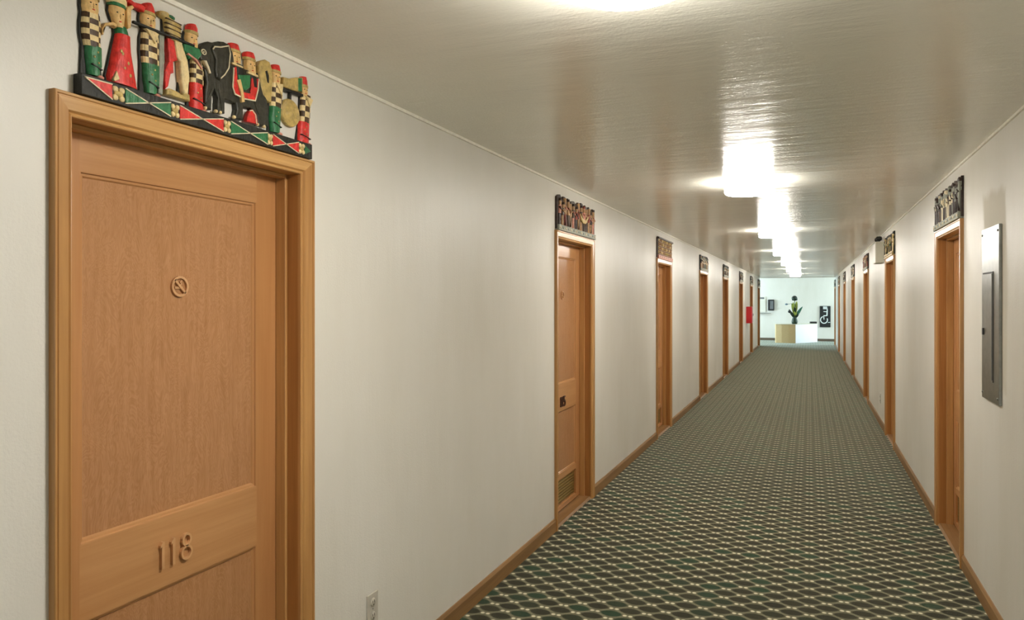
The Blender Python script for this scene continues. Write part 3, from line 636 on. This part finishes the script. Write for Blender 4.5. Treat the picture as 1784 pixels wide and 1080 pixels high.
for nm, fn in (('crown', crown), ('sash', lambda m: m.relief(pt(g('f4_red')), .002, .019, 'carve_red', .004)), ('neck', lambda m: m.relief(pt(g('f4_trunk')), .002, .023, 'carve_cream', .006)),
               ('plinth', lambda m: m.relief(pt(g('f4_base')), .002, .022, 'carve_gold', .005))):
    m = MB(); fn(m); m.build(nm, o, False)
figure('green_jacket_figure', [hull([g('f5_face'), g('f5_torso'), [(2.15, -.085, -.036)]], .007)],
       [('hat', hat(g('f5_hat'))), ('face', fc(g('f5_face'))), ('jacket', lambda m: (m.relief(pt(g('f5_jacket')), .003, .0255, 'carve_green', .005), m.stroke([(-.099, 2.300-CZ), (-.07, 2.292-CZ), (-.048, 2.272-CZ)], .005, .02, .0275, 'carve_pink'))),
        ('torso', checks(g('f5_torso'), 5)), ('trousers', legs(g('f5_legs'), 'carve_red'))])
# elephant with its ear, blanket and riders
m = MB(); m.relief(pt(g('ele')), .0012, .020, 'carve_elephant', .006)
for c0, c1 in (((-.03, 2.17), (-.005, 2.225)), ((.035, 2.175), (.022, 2.235)), ((.19, 2.20), (.16, 2.25))):
    m.stroke([(c0[0], c0[1]-CZ), (c1[0], c1[1]-CZ)], .005, .014, .0215, 'carve_elephant')
for y in (-.029, .012, .028, .085, .185, .215):
    m.ball((.017, y, 2.166-CZ), (.007, .006, .006), 'carve_cream', 6)
ele = m.build('elephant', car, False)
m = MB(); m.relief(pt(g('ear')), .016, .026, 'carve_elephant', .005)
E_ = pt(g('ear')); cx, cz_ = sum(p[0] for p in E_)/len(E_), sum(p[1] for p in E_)/len(E_)
m.stroke([(cx+(p[0]-cx)*.9, cz_+(p[1]-cz_)*.9) for p in E_[:8]], .0035, .023, .0275, 'carve_white'); m.build('ear', ele, False)
m = MB(); ey, ez = T['eye'][0][0], T['eye'][0][1]-CZ; m.stroke(ell(ey, ez, .008, .007, 14), .003, .016, .0225, 'carve_white', True); m.ball((.020, ey, ez), (.003, .003, .003), 'carve_white', 6)
m.build('eye', ele, False)
m = MB(); m.relief(pt([(-.041, 2.300), (-.030, 2.303), (-.020, 2.288), (-.012, 2.270), (-.018, 2.268), (-.030, 2.287)]), .014, .026, 'carve_white', .003); m.build('tusk', ele, False)
def blanket(m):
    m.relief(pt(g('blanket')), .016, .024, 'carve_red', .003)
    Q = pt(g('blanket')); cy_, c2 = .12, 2.275-CZ
    m.stroke([Q[0], Q[11], Q[10], Q[9], Q[8], Q[7], Q[6]], .004, .022, .0258, 'carve_white')
    m.relief(pt(g('cloth')), .016, .0255, 'carve_green', .003)
m = MB(); blanket(m); m.build('saddle_blanket', ele, False)
m = MB(); m.relief(pt(g('redb')), .010, .024, 'carve_red', .004); m.stroke([(.143, 2.199-CZ), (.155, 2.203-CZ), (.169, 2.192-CZ), (.174, 2.165-CZ)], .003, .022, .0258, 'carve_white'); m.build('leg_cloth', ele, False)
for nm, p in (('rider_figure', 'r1'), ('rider_figure', 'r2')):
    mb = MB(); mb.loft(sh(g(p+'_body')), .008, .017, 'carve_black'); f = mb.build(nm, car, False)
    for q, fn in (('hat', hat(g(p+'_hat'))), ('face', fc(g(p+'_face')))):
        m = MB(); fn(m); m.build(q, f, False)
    mm = MB(); mm.relief(pt([(y+dy, z+dz) for (y, z), (dy, dz) in zip(([(.068, 2.322), (.113, 2.322), (.113, 2.328), (.068, 2.328)] if p == 'r1' else [(.134, 2.313), (.178, 2.313), (.178, 2.32), (.134, 2.32)]), [(0, 0)]*4)]), .008, .028, 'carve_cream', .002); mm.build('collar', f, False)
    if p == 'r1':
        m = MB(); m.relief(pt(g('r1_leg')), .018, .029, 'carve_face', .003); m.build('leg', f, False)
m = MB(); m.relief(pt(g('arch')), .0015, .021, 'carve_gold', .006); m.relief(pt([(.217, 2.345), (.226, 2.35), (.234, 2.335), (.234, 2.31), (.226, 2.312)]), .015, .0216, 'carve_black', .001)
m.build('curved_plume', car, False)
figure('gong_bearer_figure', [hull([g('f6_face'), g('f6_torso'), [(2.15, .246, .286)]], .007)],
       [('hat', hat(g('f6_hat'))), ('face', fc(g('f6_face'))), ('torso', lambda m: (checks(g('f6_torso'), 5)(m), m.relief([(.265, 2.318-CZ), (.297, 2.325-CZ), (.292, 2.283-CZ)], FX, FX+FD+.004, 'carve_cream', .002))), ('trousers', legs(g('f6_legs'), 'carve_green'))])
figure('gong_bearer_figure', [hull([g('f7_face'), g('f7_torso'), [(2.15, .383, .436)]], .005)],
       [('hat', hat(g('f7_hat'))), ('face', fc(g('f7_face'))), ('torso', lambda m: (checks(g('f7_torso'), 5)(m), m.relief([(.415, 2.318-CZ), (.452, 2.312-CZ), (.436, 2.282-CZ)], FX, FX+FD+.004, 'carve_cream', .002))), ('trousers', legs(g('f7_legs'), 'carve_red'))])
m = MB(); m.relief(pt(g('beam')), .006, .026, 'carve_gold', .005); m.relief(pt([(.372, 2.322), (.391, 2.325), (.391, 2.372), (.372, 2.366)]), .01, .028, 'carve_green', .003); m.relief(pt(g('beamrod')), .004, .022, 'carve_black', .002)
bm_ = m.build('gong_beam', car, False)
m = MB(); gy, gz = .3482, 2.2427-CZ
m.lathe([(.047, .001), (.047, .011), (.045, .015), (.041, .015), (.039, .011), (.014, .010), (.011, .015), (.005, .018), (.001, .0185)], 'carve_gold', (0, gy, gz), 32, 'x')
m.box(.006, .014, gy-.004, gy+.004, gz+.045, gz+.075, 'carve_black'); m.build('gong', car, False)
# ------------------------------------------------------------------ the smaller friezes down the corridor
def frieze(side, y, seed, style, label):
    R = random.Random(seed); w0, w1, hgt = -.47, .46, .262
    root = empty('carved_frieze', (XL if side < 0 else XR, y, CZ), 0 if side < 0 else PI)
    tag(root, label, 'wood carving', 'carved friezes above the doors')
    if side > 0: w0, w1 = -.46, .47
    pal = {'procession': ('carve_umber', ['carve_tan', 'carve_pink', 'carve_rust', 'carve_tan', 'carve_umber', 'carve_brown'], 'carve_grey'),
           'tiered': ('carve_umber', ['carve_tan', 'carve_cream', 'carve_tan', 'carve_gold'], 'carve_pink'),
           'pale': ('carve_umber', ['carve_white', 'carve_umber', 'carve_grey', 'carve_umber', 'carve_white', 'carve_brown'], 'carve_grey'),
           'gilded': ('carve_black', ['carve_gold', 'carve_gold', 'carve_green', 'carve_cream'], 'carve_gold'),
           'dark': ('carve_black', ['carve_grey', 'carve_white', 'carve_black', 'carve_tan'], 'carve_grey')}[style]
    bk, cols, rail = pal
    # wavy topped dark backing
    n = 26; top = []
    for i in range(n+1):
        t = i/n; yy = w0+(w1-w0)*t
        top.append((yy, hgt-.018+.010*math.sin(i*2.1+seed)+R.uniform(-.006, .008)-(.02 if style == 'procession' and i % 5 == 3 else 0)))
    m = MB(); m.relief([(w0, .01), (w1, .01)]+top[::-1], .0005, .016, bk, .003); m.build('backing', root, False)
    m = MB(); m.box(.0005, .032, w0+.004, w1-.004, 0, .040, rail, .003)
    for i in range(15): 
        yy = w0+.03+(w1-w0-.06)*i/14; m.ball((.032, yy, .021), (.004, .016, .009), rail if i % 2 else ('carve_white' if style != 'gilded' else 'carve_brown'), 6)
    m.build('base_rail', root, False)
    if style == 'tiered':
        for k, z in enumerate((.07, .118, .166, .212)):
            m = MB(); m.box(.012, .028, w0+.03, w1-.03, z-.022, z-.012, 'carve_tan', .003)
            for i in range(12):
                yy = w0+.06+(w1-w0-.12)*i/11+R.uniform(-.008, .008); m.ball((.016, yy, z+.006), (.013, .026, .018), R.choice(cols), 8)
            m.build('carved_tier', root, False)
        m = MB(); m.box(.01, .036, w0-.004, w1+.004, hgt-.034, hgt-.012, 'carve_umber', .006); m.build('cornice', root, False)
        return root
    nf = {'procession': 14, 'pale': 18, 'gilded': 9, 'dark': 12}[style]
    for i in range(nf):
        c = w0+.04+(w1-w0-.08)*i/(nf-1)+R.uniform(-.008, .008); hw = (w1-w0)/nf*.34
        ht = hgt-.02-R.uniform(0, .035); lean = R.uniform(-.02, .02)*(2.2 if style == 'pale' else 1)
        m = MB(); a, b_, d = R.choice(cols), R.choice(cols), R.choice(cols)
        z0, z1, z2, z3 = .042, .042+(ht-.042)*.42, .042+(ht-.042)*.74, ht
        def row(z, k): x_ = c+lean*(z-z0)/(ht-z0); return (z, x_-hw*k, x_+hw*k)
        m.loft([row(z0, .8), row(z1, .95)], .012, .016, a); m.loft([row(z1, 1.0), row((z1+z2)/2, .85), row(z2, 1.05)], .012, .018, b_)
        m.loft([row(z2, .55), row((z2+z3)/2, .8), row(z3-.016, .7)], .012, .018, {'gilded': 'carve_gold', 'pale': 'carve_grey', 'dark': 'carve_grey'}.get(style, 'carve_tan'))
        m.loft([row(z3-.018, .85), row(z3-.006, .8), row(z3, .4)], .010, .021, bk if R.random() < .6 else d)
        x_ = c+lean*.5
        m.stroke([(x_-hw*.9, z2-.012), (x_+hw*R.uniform(-.2, .3), (z1+z2)/2), (x_+hw*.9, z2-.02-R.uniform(0, .03))], .008, .02, .033, R.choice(cols))
        m.stroke([(x_-hw*.3, z0+.004), (x_-hw*.1, z1)], .006, .018, .029, bk)
        m.build('little_figure', root, False)
    if style == 'procession':
        m = MB(); m.relief([(.02, .165), (.09, .135), (.16, .13), (.25, .17), (.23, .145), (.17, .10), (.09, .10), (.05, .12)], .02, .036, 'carve_gold', .004); m.build('golden_boat', root, False)
    if style == 'gilded':
        for k in range(5):
            m = MB(); m.tube([(.03, -.35+.17*k, .05), (.032, -.30+.17*k, .13), (.03, -.37+.18*k, .2), (.028, -.33+.17*k, .235)], [.007, .006, .005, .003], 'carve_black', 6); m.build('branch', root, False)
    return root
NTH = ['first', 'second', 'third', 'fourth', 'fifth', 'sixth', 'seventh', 'eighth']
stl = ['', 'procession', 'tiered', 'dark', 'dark', 'pale', 'dark', 'pale']
for i in range(1, 8):
    lab = ('crowded carving of small dark and pink figures with a golden boat, above door 115' if i == 1 else 'tan tiered carving with dark cornice above the third door on the red cabinet side' if i == 2
           else '%s carving over the %s door on the wall with the red cabinet' % ({'dark': 'black and grey', 'pale': 'brown and cream'}[stl[i]], NTH[i]))
    frieze(-1, L_DOORS[i], 10+i, stl[i], lab)
str_ = ['pale', 'gilded', 'procession', 'dark', 'pale', 'dark', 'dark']
for i in range(7):
    lab = ('dark brown and cream carving of leaning figures above the door beside the steel panel' if i == 0 else 'gold and black carving with branches above the door next to the emergency light' if i == 1
           else '%s carving over the %s door on the wall with the steel panel' % ({'dark': 'black and grey', 'pale': 'brown and cream', 'procession': 'brown and pink'}[str_[i]], NTH[i]))
    frieze(1, R_DOORS[i], 40+i, str_[i], lab)
LOBBY, BACK, EXPOSURE = 300.0, 25.0, 0.17
# ------------------------------------------------------------------ ceiling lamps
LAMPS = [1.68, 5.27, 8.96, 12.66, 16.34, 20.0, 23.7]
def make_lamp():
    r = empty('ceiling_light')
    m = MB(); m.lathe([(.150, .0), (.150, -.010), (.146, -.012)], 'white_plastic', (0, 0, 0), 40); m.build('base_plate', r)
    m = MB(); m.lathe([(.152, -.012), (.160, -.016), (.160, -.070), (.157, -.080)], 'lamp_side', (0, 0, 0), 40); m.lathe([(.157, -.080), (.149, -.087), (.10, -.0885), (.001, -.089)], 'lamp', (0, 0, 0), 40); m.build('diffuser', r)
    return r
lamp0 = make_lamp()
nm_ = ['round white ceiling lamp cut off by the top edge of the photo', 'round white ceiling lamp between door 115 and the first facing door, largest shown whole', 'third glowing ceiling lamp down the corridor, by the third wooden door', 'fourth glowing ceiling lamp down the corridor',
       'fifth glowing ceiling lamp down the corridor', 'sixth glowing ceiling lamp down the corridor', 'last glowing ceiling lamp, closest to the white lobby']
for i, y in enumerate(LAMPS):
    o = lamp0 if i == 0 else copy_tree(lamp0); o.location = (-.395, y, H-.0003)
    tag(o, nm_[i], 'ceiling light', 'ceiling lamps in a row')
# ------------------------------------------------------------------ on the walls
ep = empty('electrical_panel', (XR, 4.257, 1.1)); tag(ep, 'tall brushed steel electrical panel set in the wall before the first facing door', 'electrical panel')
m = MB(); m.box(-.014, .0, -.182, .182, 0, .876, 'steel', .002); m.build('cover_plate', ep)
m = MB(); m.box(-.020, -.0145, -.062, .145, .11, .64, 'steel', .0015); dr = m.build('access_door', ep)
m = MB(); m.box(-.0165, -.0142, -.075, -.064, .10, .65, 'slot_dark'); m.box(-.0165, -.0142, -.064, .147, .643, .65, 'slot_dark'); m.build('door_gap', ep)
m = MB(); m.box(-.026, -.019, .10, .122, .33, .365, 'dark_plastic', .002); m.build('latch', dr)
m = MB()
for y, z in ((-.165, .03), (.165, .03), (-.165, .846), (.165, .846)): m.lathe([(.006, -.0138), (.006, -.0165), (.003, -.018)], 'steel', (0, y, z), 10, 'x')
m.build('screw', ep)
def outlet(loc, rz, label):
    r = empty('wall_outlet', loc, rz); tag(r, label, 'outlet', 'wall outlets')
    m = MB(); m.box(.0, .006, -.039, .039, 0, .126, 'outlet_ivory', .0025); m.build('cover_plate', r)
    for z in (.036, .090):
        m = MB(); m.lathe([(.0165, .005), (.0165, .008), (.0155, .009)], 'outlet_ivory', (0, 0, z), 20, 'x')
        for y in (-.006, .006): m.box(.0085, .0098, y-.0012, y+.0012, z-.002, z+.008, 'slot_dark')
        m.box(.0085, .0098, -.0022, .0022, z-.012, z-.007, 'slot_dark'); m.build('socket', r, False)
    m = MB(); m.lathe([(.003, .0055), (.003, .0075), (.0015, .008)], 'steel', (0, 0, .063), 8, 'x'); m.build('screw', r)
outlet((XL, 2.472, .294), 0, 'ivory double outlet low on the wall beside door 118')
outlet((XR, 10.4, .28), PI, 'ivory outlet low on the wall beyond the emergency light')
el = empty('emergency_light', (XR, 10.12, 2.075)); tag(el, 'beige emergency light box with two lamps, high on the wall beyond the gilded carving', 'emergency light')
m = MB(); m.box(-.095, 0, -.17, .17, 0, .265, 'beige_box', .008); m.box(-.097, -.090, -.15, .15, .02, .245, 'white_plastic', .003); m.build('housing', el)
for y in (-.1, .1):
    m = MB(); m.lathe([(.012, .265), (.012, .285)], 'dark_plastic', (-.05, y, 0), 12)
    m.lathe([(.016, -.085), (.027, -.072), (.029, -.035), (.022, -.022), (.010, -.016)], 'dark_plastic', (0, y, .306), 18, 'x'); m.build('lamp_head', el)
fc_ = empty('extinguisher_cabinet', (XL, 21.35, .975)); tag(fc_, 'bright red metal cabinet standing out from the wall between the sixth and seventh doors', 'fire cabinet')
m = MB(); m.box(0, .15, -.19, .19, 0, .465, 'red_enamel', .008); m.build('body', fc_)
m = MB(); m.box(.15, .158, -.175, .175, .015, .45, 'red_enamel', .003); dd = m.build('door', fc_)
m = MB(); m.box(.158, .172, .13, .145, .2, .27, 'steel', .003); m.build('handle', dd)
# ------------------------------------------------------------------ lobby
ds = empty('reception_counter', (-.48, 29.15, 0)); tag(ds, 'angled low counter with a beige side and a white side in the lobby', 'counter')
def cpoly(off):
    front = [(-.70, .22), (-.72, .14), (-.69, .10), (-.5, .03), (-.25, -.005), (0, 0), (.40, .60), (.77, 1.13)]
    return front+[(.55, 1.32), (-.05, .75), (-.6, .8)]
left = [(-.74, .30), (-.735, .17), (-.70, .11), (-.5, .04), (-.25, .005), (-.004, 0), (.0, .40), (-.5, .55)]
right = [(0, 0), (.77, 1.13), (.50, 1.33), (.0, .62)]
MB().prism(left, 'z', 0, .70, 'counter_beige').build('beige_side', ds)
MB().prism(right, 'z', 0, .70, 'counter_white').build('white_side', ds)
top = [(-.76, .30), (-.755, .16), (-.71, .09), (-.5, .02), (-.25, -.015), (0, -.02), (.79, 1.13), (.50, 1.36), (.0, .62), (-.5, .57)]
MB().prism(top, 'z', .7005, .722, 'counter_top').build('counter_top', ds)
tr = MB().box(-.12, .12, -.08, .08, 0, .075, 'dark_plastic', .01).build('document_tray'); tr.location = (.14, 30.28, .7225); tr.rotation_euler = (0, 0, .2)
tag(tr, 'small dark tray on the white end of the lobby counter', 'tray')
# flower arrangement
X0, Y0_, Z0 = -.52, 29.42, .7225
fl = empty('flower_arrangement', (X0, Y0_, Z0)); tag(fl, 'tall green flower arrangement in a dark vase on the lobby counter', 'flowers')
m = MB(); m.lathe([(.075, 0), (.10, .02), (.11, .10), (.085, .2), (.06, .26), (.068, .28), (.06, .28), (.052, .25)], 'leaf_dark', (0, 0, 0), 20); m.build('vase', fl)
def leaf(name, p0, p1, w, mt, bend=.04):
    p0, p1 = Vector(p0), Vector(p1); d = (p1-p0); nrm = Vector((0, -1, 0)); s_ = d.cross(nrm).normalized(); vs, fs = [], []; n_ = 8
    for i in range(n_+1):
        t = i/n_; c = p0+d*t+nrm*bend*math.sin(PI*t); ww = w*math.sin(PI*min(1, t*.92+.04))**.8
        for q in (-1, 0, 1): vs.append(c+s_*ww*q/2-nrm*(.012 if q == 0 else 0))
    for i in range(n_):
        for q in range(2): a = i*3+q; fs.append((a, a+1, a+4, a+3))
    m = MB(); m.add(vs, fs, mt, True)
    m.add([v-nrm*.004 for v in vs], [f[::-1] for f in fs], mt, True); return m.build(name, fl, False)
for (p0, p1, w, mt) in (((0, 0, .2), (-.2, -.03, .56), .09, 'leaf_dark'), ((0, 0, .2), (.16, -.02, .42), .09, 'leaf_dark'), ((0, 0, .22), (-.12, -.05, .46), .1, 'leaf_dark'), ((0, .02, .25), (.28, -.04, .66), .10, 'leaf_teal'), ((0, 0, .25), (.22, .0, .5), .07, 'leaf_teal'),
                        ((0, 0, .2), (.05, -.04, .62), .11, 'leaf_lime'), ((0, 0, .3), (-.05, -.06, .82), .13, 'leaf_lime'), ((0, .02, .35), (.08, -.03, .86), .13, 'leaf_lime'), ((0, 0, .4), (-.1, 0, .78), .1, 'leaf_lime'), ((0, 0, .3), (.02, -.07, .74), .09, 'leaf_dark')):
    leaf('leaf', p0, p1, w, mt)
m = MB(); m.tube([(0, 0, .1), (.01, 0, .5), (0, 0, .93)], .014, 'stem_green'); m.build('stem', fl)
m = MB(); m.ball((0, 0, .98), (.10, .10, .10), 'berry_dark', 14)
for k in range(14):
    a = 2*PI*k/14; m.ball((.075*math.cos(a), .075*math.sin(a), .95+.03*(k % 2)), (.035, .035, .06), 'leaf_dark', 6)
m.build('flower_head', fl)
m = MB(); m.tube([(0, 0, .55), (-.1, -.02, .78), (-.27, -.03, .75)], [.008, .007, .006], 'stem_green'); m.ball((-.29, -.03, .75), (.06, .04, .035), 'bud_blue', 10); m.build('bud', fl)
m = MB(); m.tube([(0, 0, .25), (-.1, -.03, .34), (-.17, -.04, .44)], [.008, .007, .006], 'stem_green'); m.ball((-.18, -.04, .47), (.06, .06, .055), 'berry_dark', 12); m.build('berry', fl)
# black panel with white line pictogram
bp = empty('wall_panel', (.577, Y_END, .562)); tag(bp, 'black wall panel with a white line pictogram on the end wall', 'wall panel')
m = MB(); m.box(-.198, .198, -.04, 0, 0, .838, 'black_board', .012); m.build('board', bp)
m = MB()
def xz(pts, w, close=False):
    mm = MB(); mm.stroke(pts, w, 0, .012, 'pictogram_white', close)
    m.add([(y, -.0385-x, z) for x, y, z in mm.v], mm.f, 'pictogram_white')
xz([(-.075, .79), (.075, .79)], .05); xz([(-.075, .735), (.075, .735), (.075, .66), (.065, .46), (-.06, .45)], .042)
xz([(-.06, .62), (.05, .61)], .03); xz([(-.05, .45), (-.04, .30)], .03)
xz(ell(-.04, .29, .125, .135, 20, PI*.6, PI*2.15, False), .035); xz([(.10, .19), (.185, .195)], .022)
m.build('pictogram', bp, False)
ph = empty('wall_telephone', (-1.435, Y_END, 1.21)); tag(ph, 'dark grey wall telephone on the white end wall', 'telephone')
m = MB(); m.box(-.12, .12, -.10, 0, 0, .445, 'dark_plastic', .02); m.build('body', ph)
m = MB(); m.box(-.045, .085, -.115, -.10, .06, .39, 'grey_plastic', .008); m.build('face_plate', ph)
m = MB(); m.tube([(-.085, -.125, .1), (-.085, -.14, .22), (-.085, -.125, .35)], .018, 'dark_plastic', 10); m.build('handset', ph)
sh_ = empty('message_board', (-1.80, Y_END, 1.15)); tag(sh_, 'pale notice panel with grey heading and small shelf beside the wall telephone', 'notice board')
m = MB(); m.box(-.16, .16, -.03, 0, 0, .62, 'white_plastic', .006); m.build('board', sh_)
m = MB(); m.box(-.10, .10, -.036, -.03, .53, .60, 'grey_plastic', .002); m.build('heading', sh_)
m = MB(); m.prism([(-.2, 0), (-.2, -.10), (-.12, -.17), (.16, -.19), (.30, -.12), (.34, 0)], 'z', -.06, -.035, 'steel'); m.build('shelf', sh_)
# ------------------------------------------------------------------ light and camera
def area(name, loc, rot, sx, sy, power, col):
    d = bpy.data.lights.new(name, 'AREA'); d.shape = 'RECTANGLE'; d.size = sx; d.size_y = sy; d.energy = power; d.color = col
    o = bpy.data.objects.new(name, d); C.objects.link(o); o.location = loc; o.rotation_euler = rot; return o
DAY = (.68, .88, 1.0)
area('daylight_lobby_left', (LX0-.35, 29.1, 1.55), (0, -PI/2, 0), 2.1, 3.1, LOBBY, DAY)
area('daylight_lobby_right', (LX1+.35, 29.7, 1.55), (0, PI/2, 0), 2.1, 1.9, LOBBY, DAY)
area('daylight_back', (-.4, Y_BACK-.35, 1.2), (PI/2, 0, 0), 1.6, 2.0, BACK, (.9, .96, 1))
w = bpy.data.worlds.new('world'); bpy.context.scene.world = w; w.use_nodes = True
w.node_tree.nodes['Background'].inputs[0].default_value = (.75, .88, 1, 1); w.node_tree.nodes['Background'].inputs[1].default_value = .6
cam = bpy.data.cameras.new('camera'); co = bpy.data.objects.new('camera', cam); C.objects.link(co)
cam.sensor_width = 36; cam.lens = F/1784*36; cam.shift_y = -16/1784; cam.clip_start = .02; cam.clip_end = 200
co.location = (0, 0, CAM_H); co.rotation_euler = (PI/2, 0, TH)
sc = bpy.context.scene; sc.camera = co
sc.view_settings.view_transform = 'Standard'; sc.view_settings.look = 'None'; sc.view_settings.gamma = 1; sc.view_settings.use_curve_mapping = False
sc.view_settings.exposure = EXPOSURE
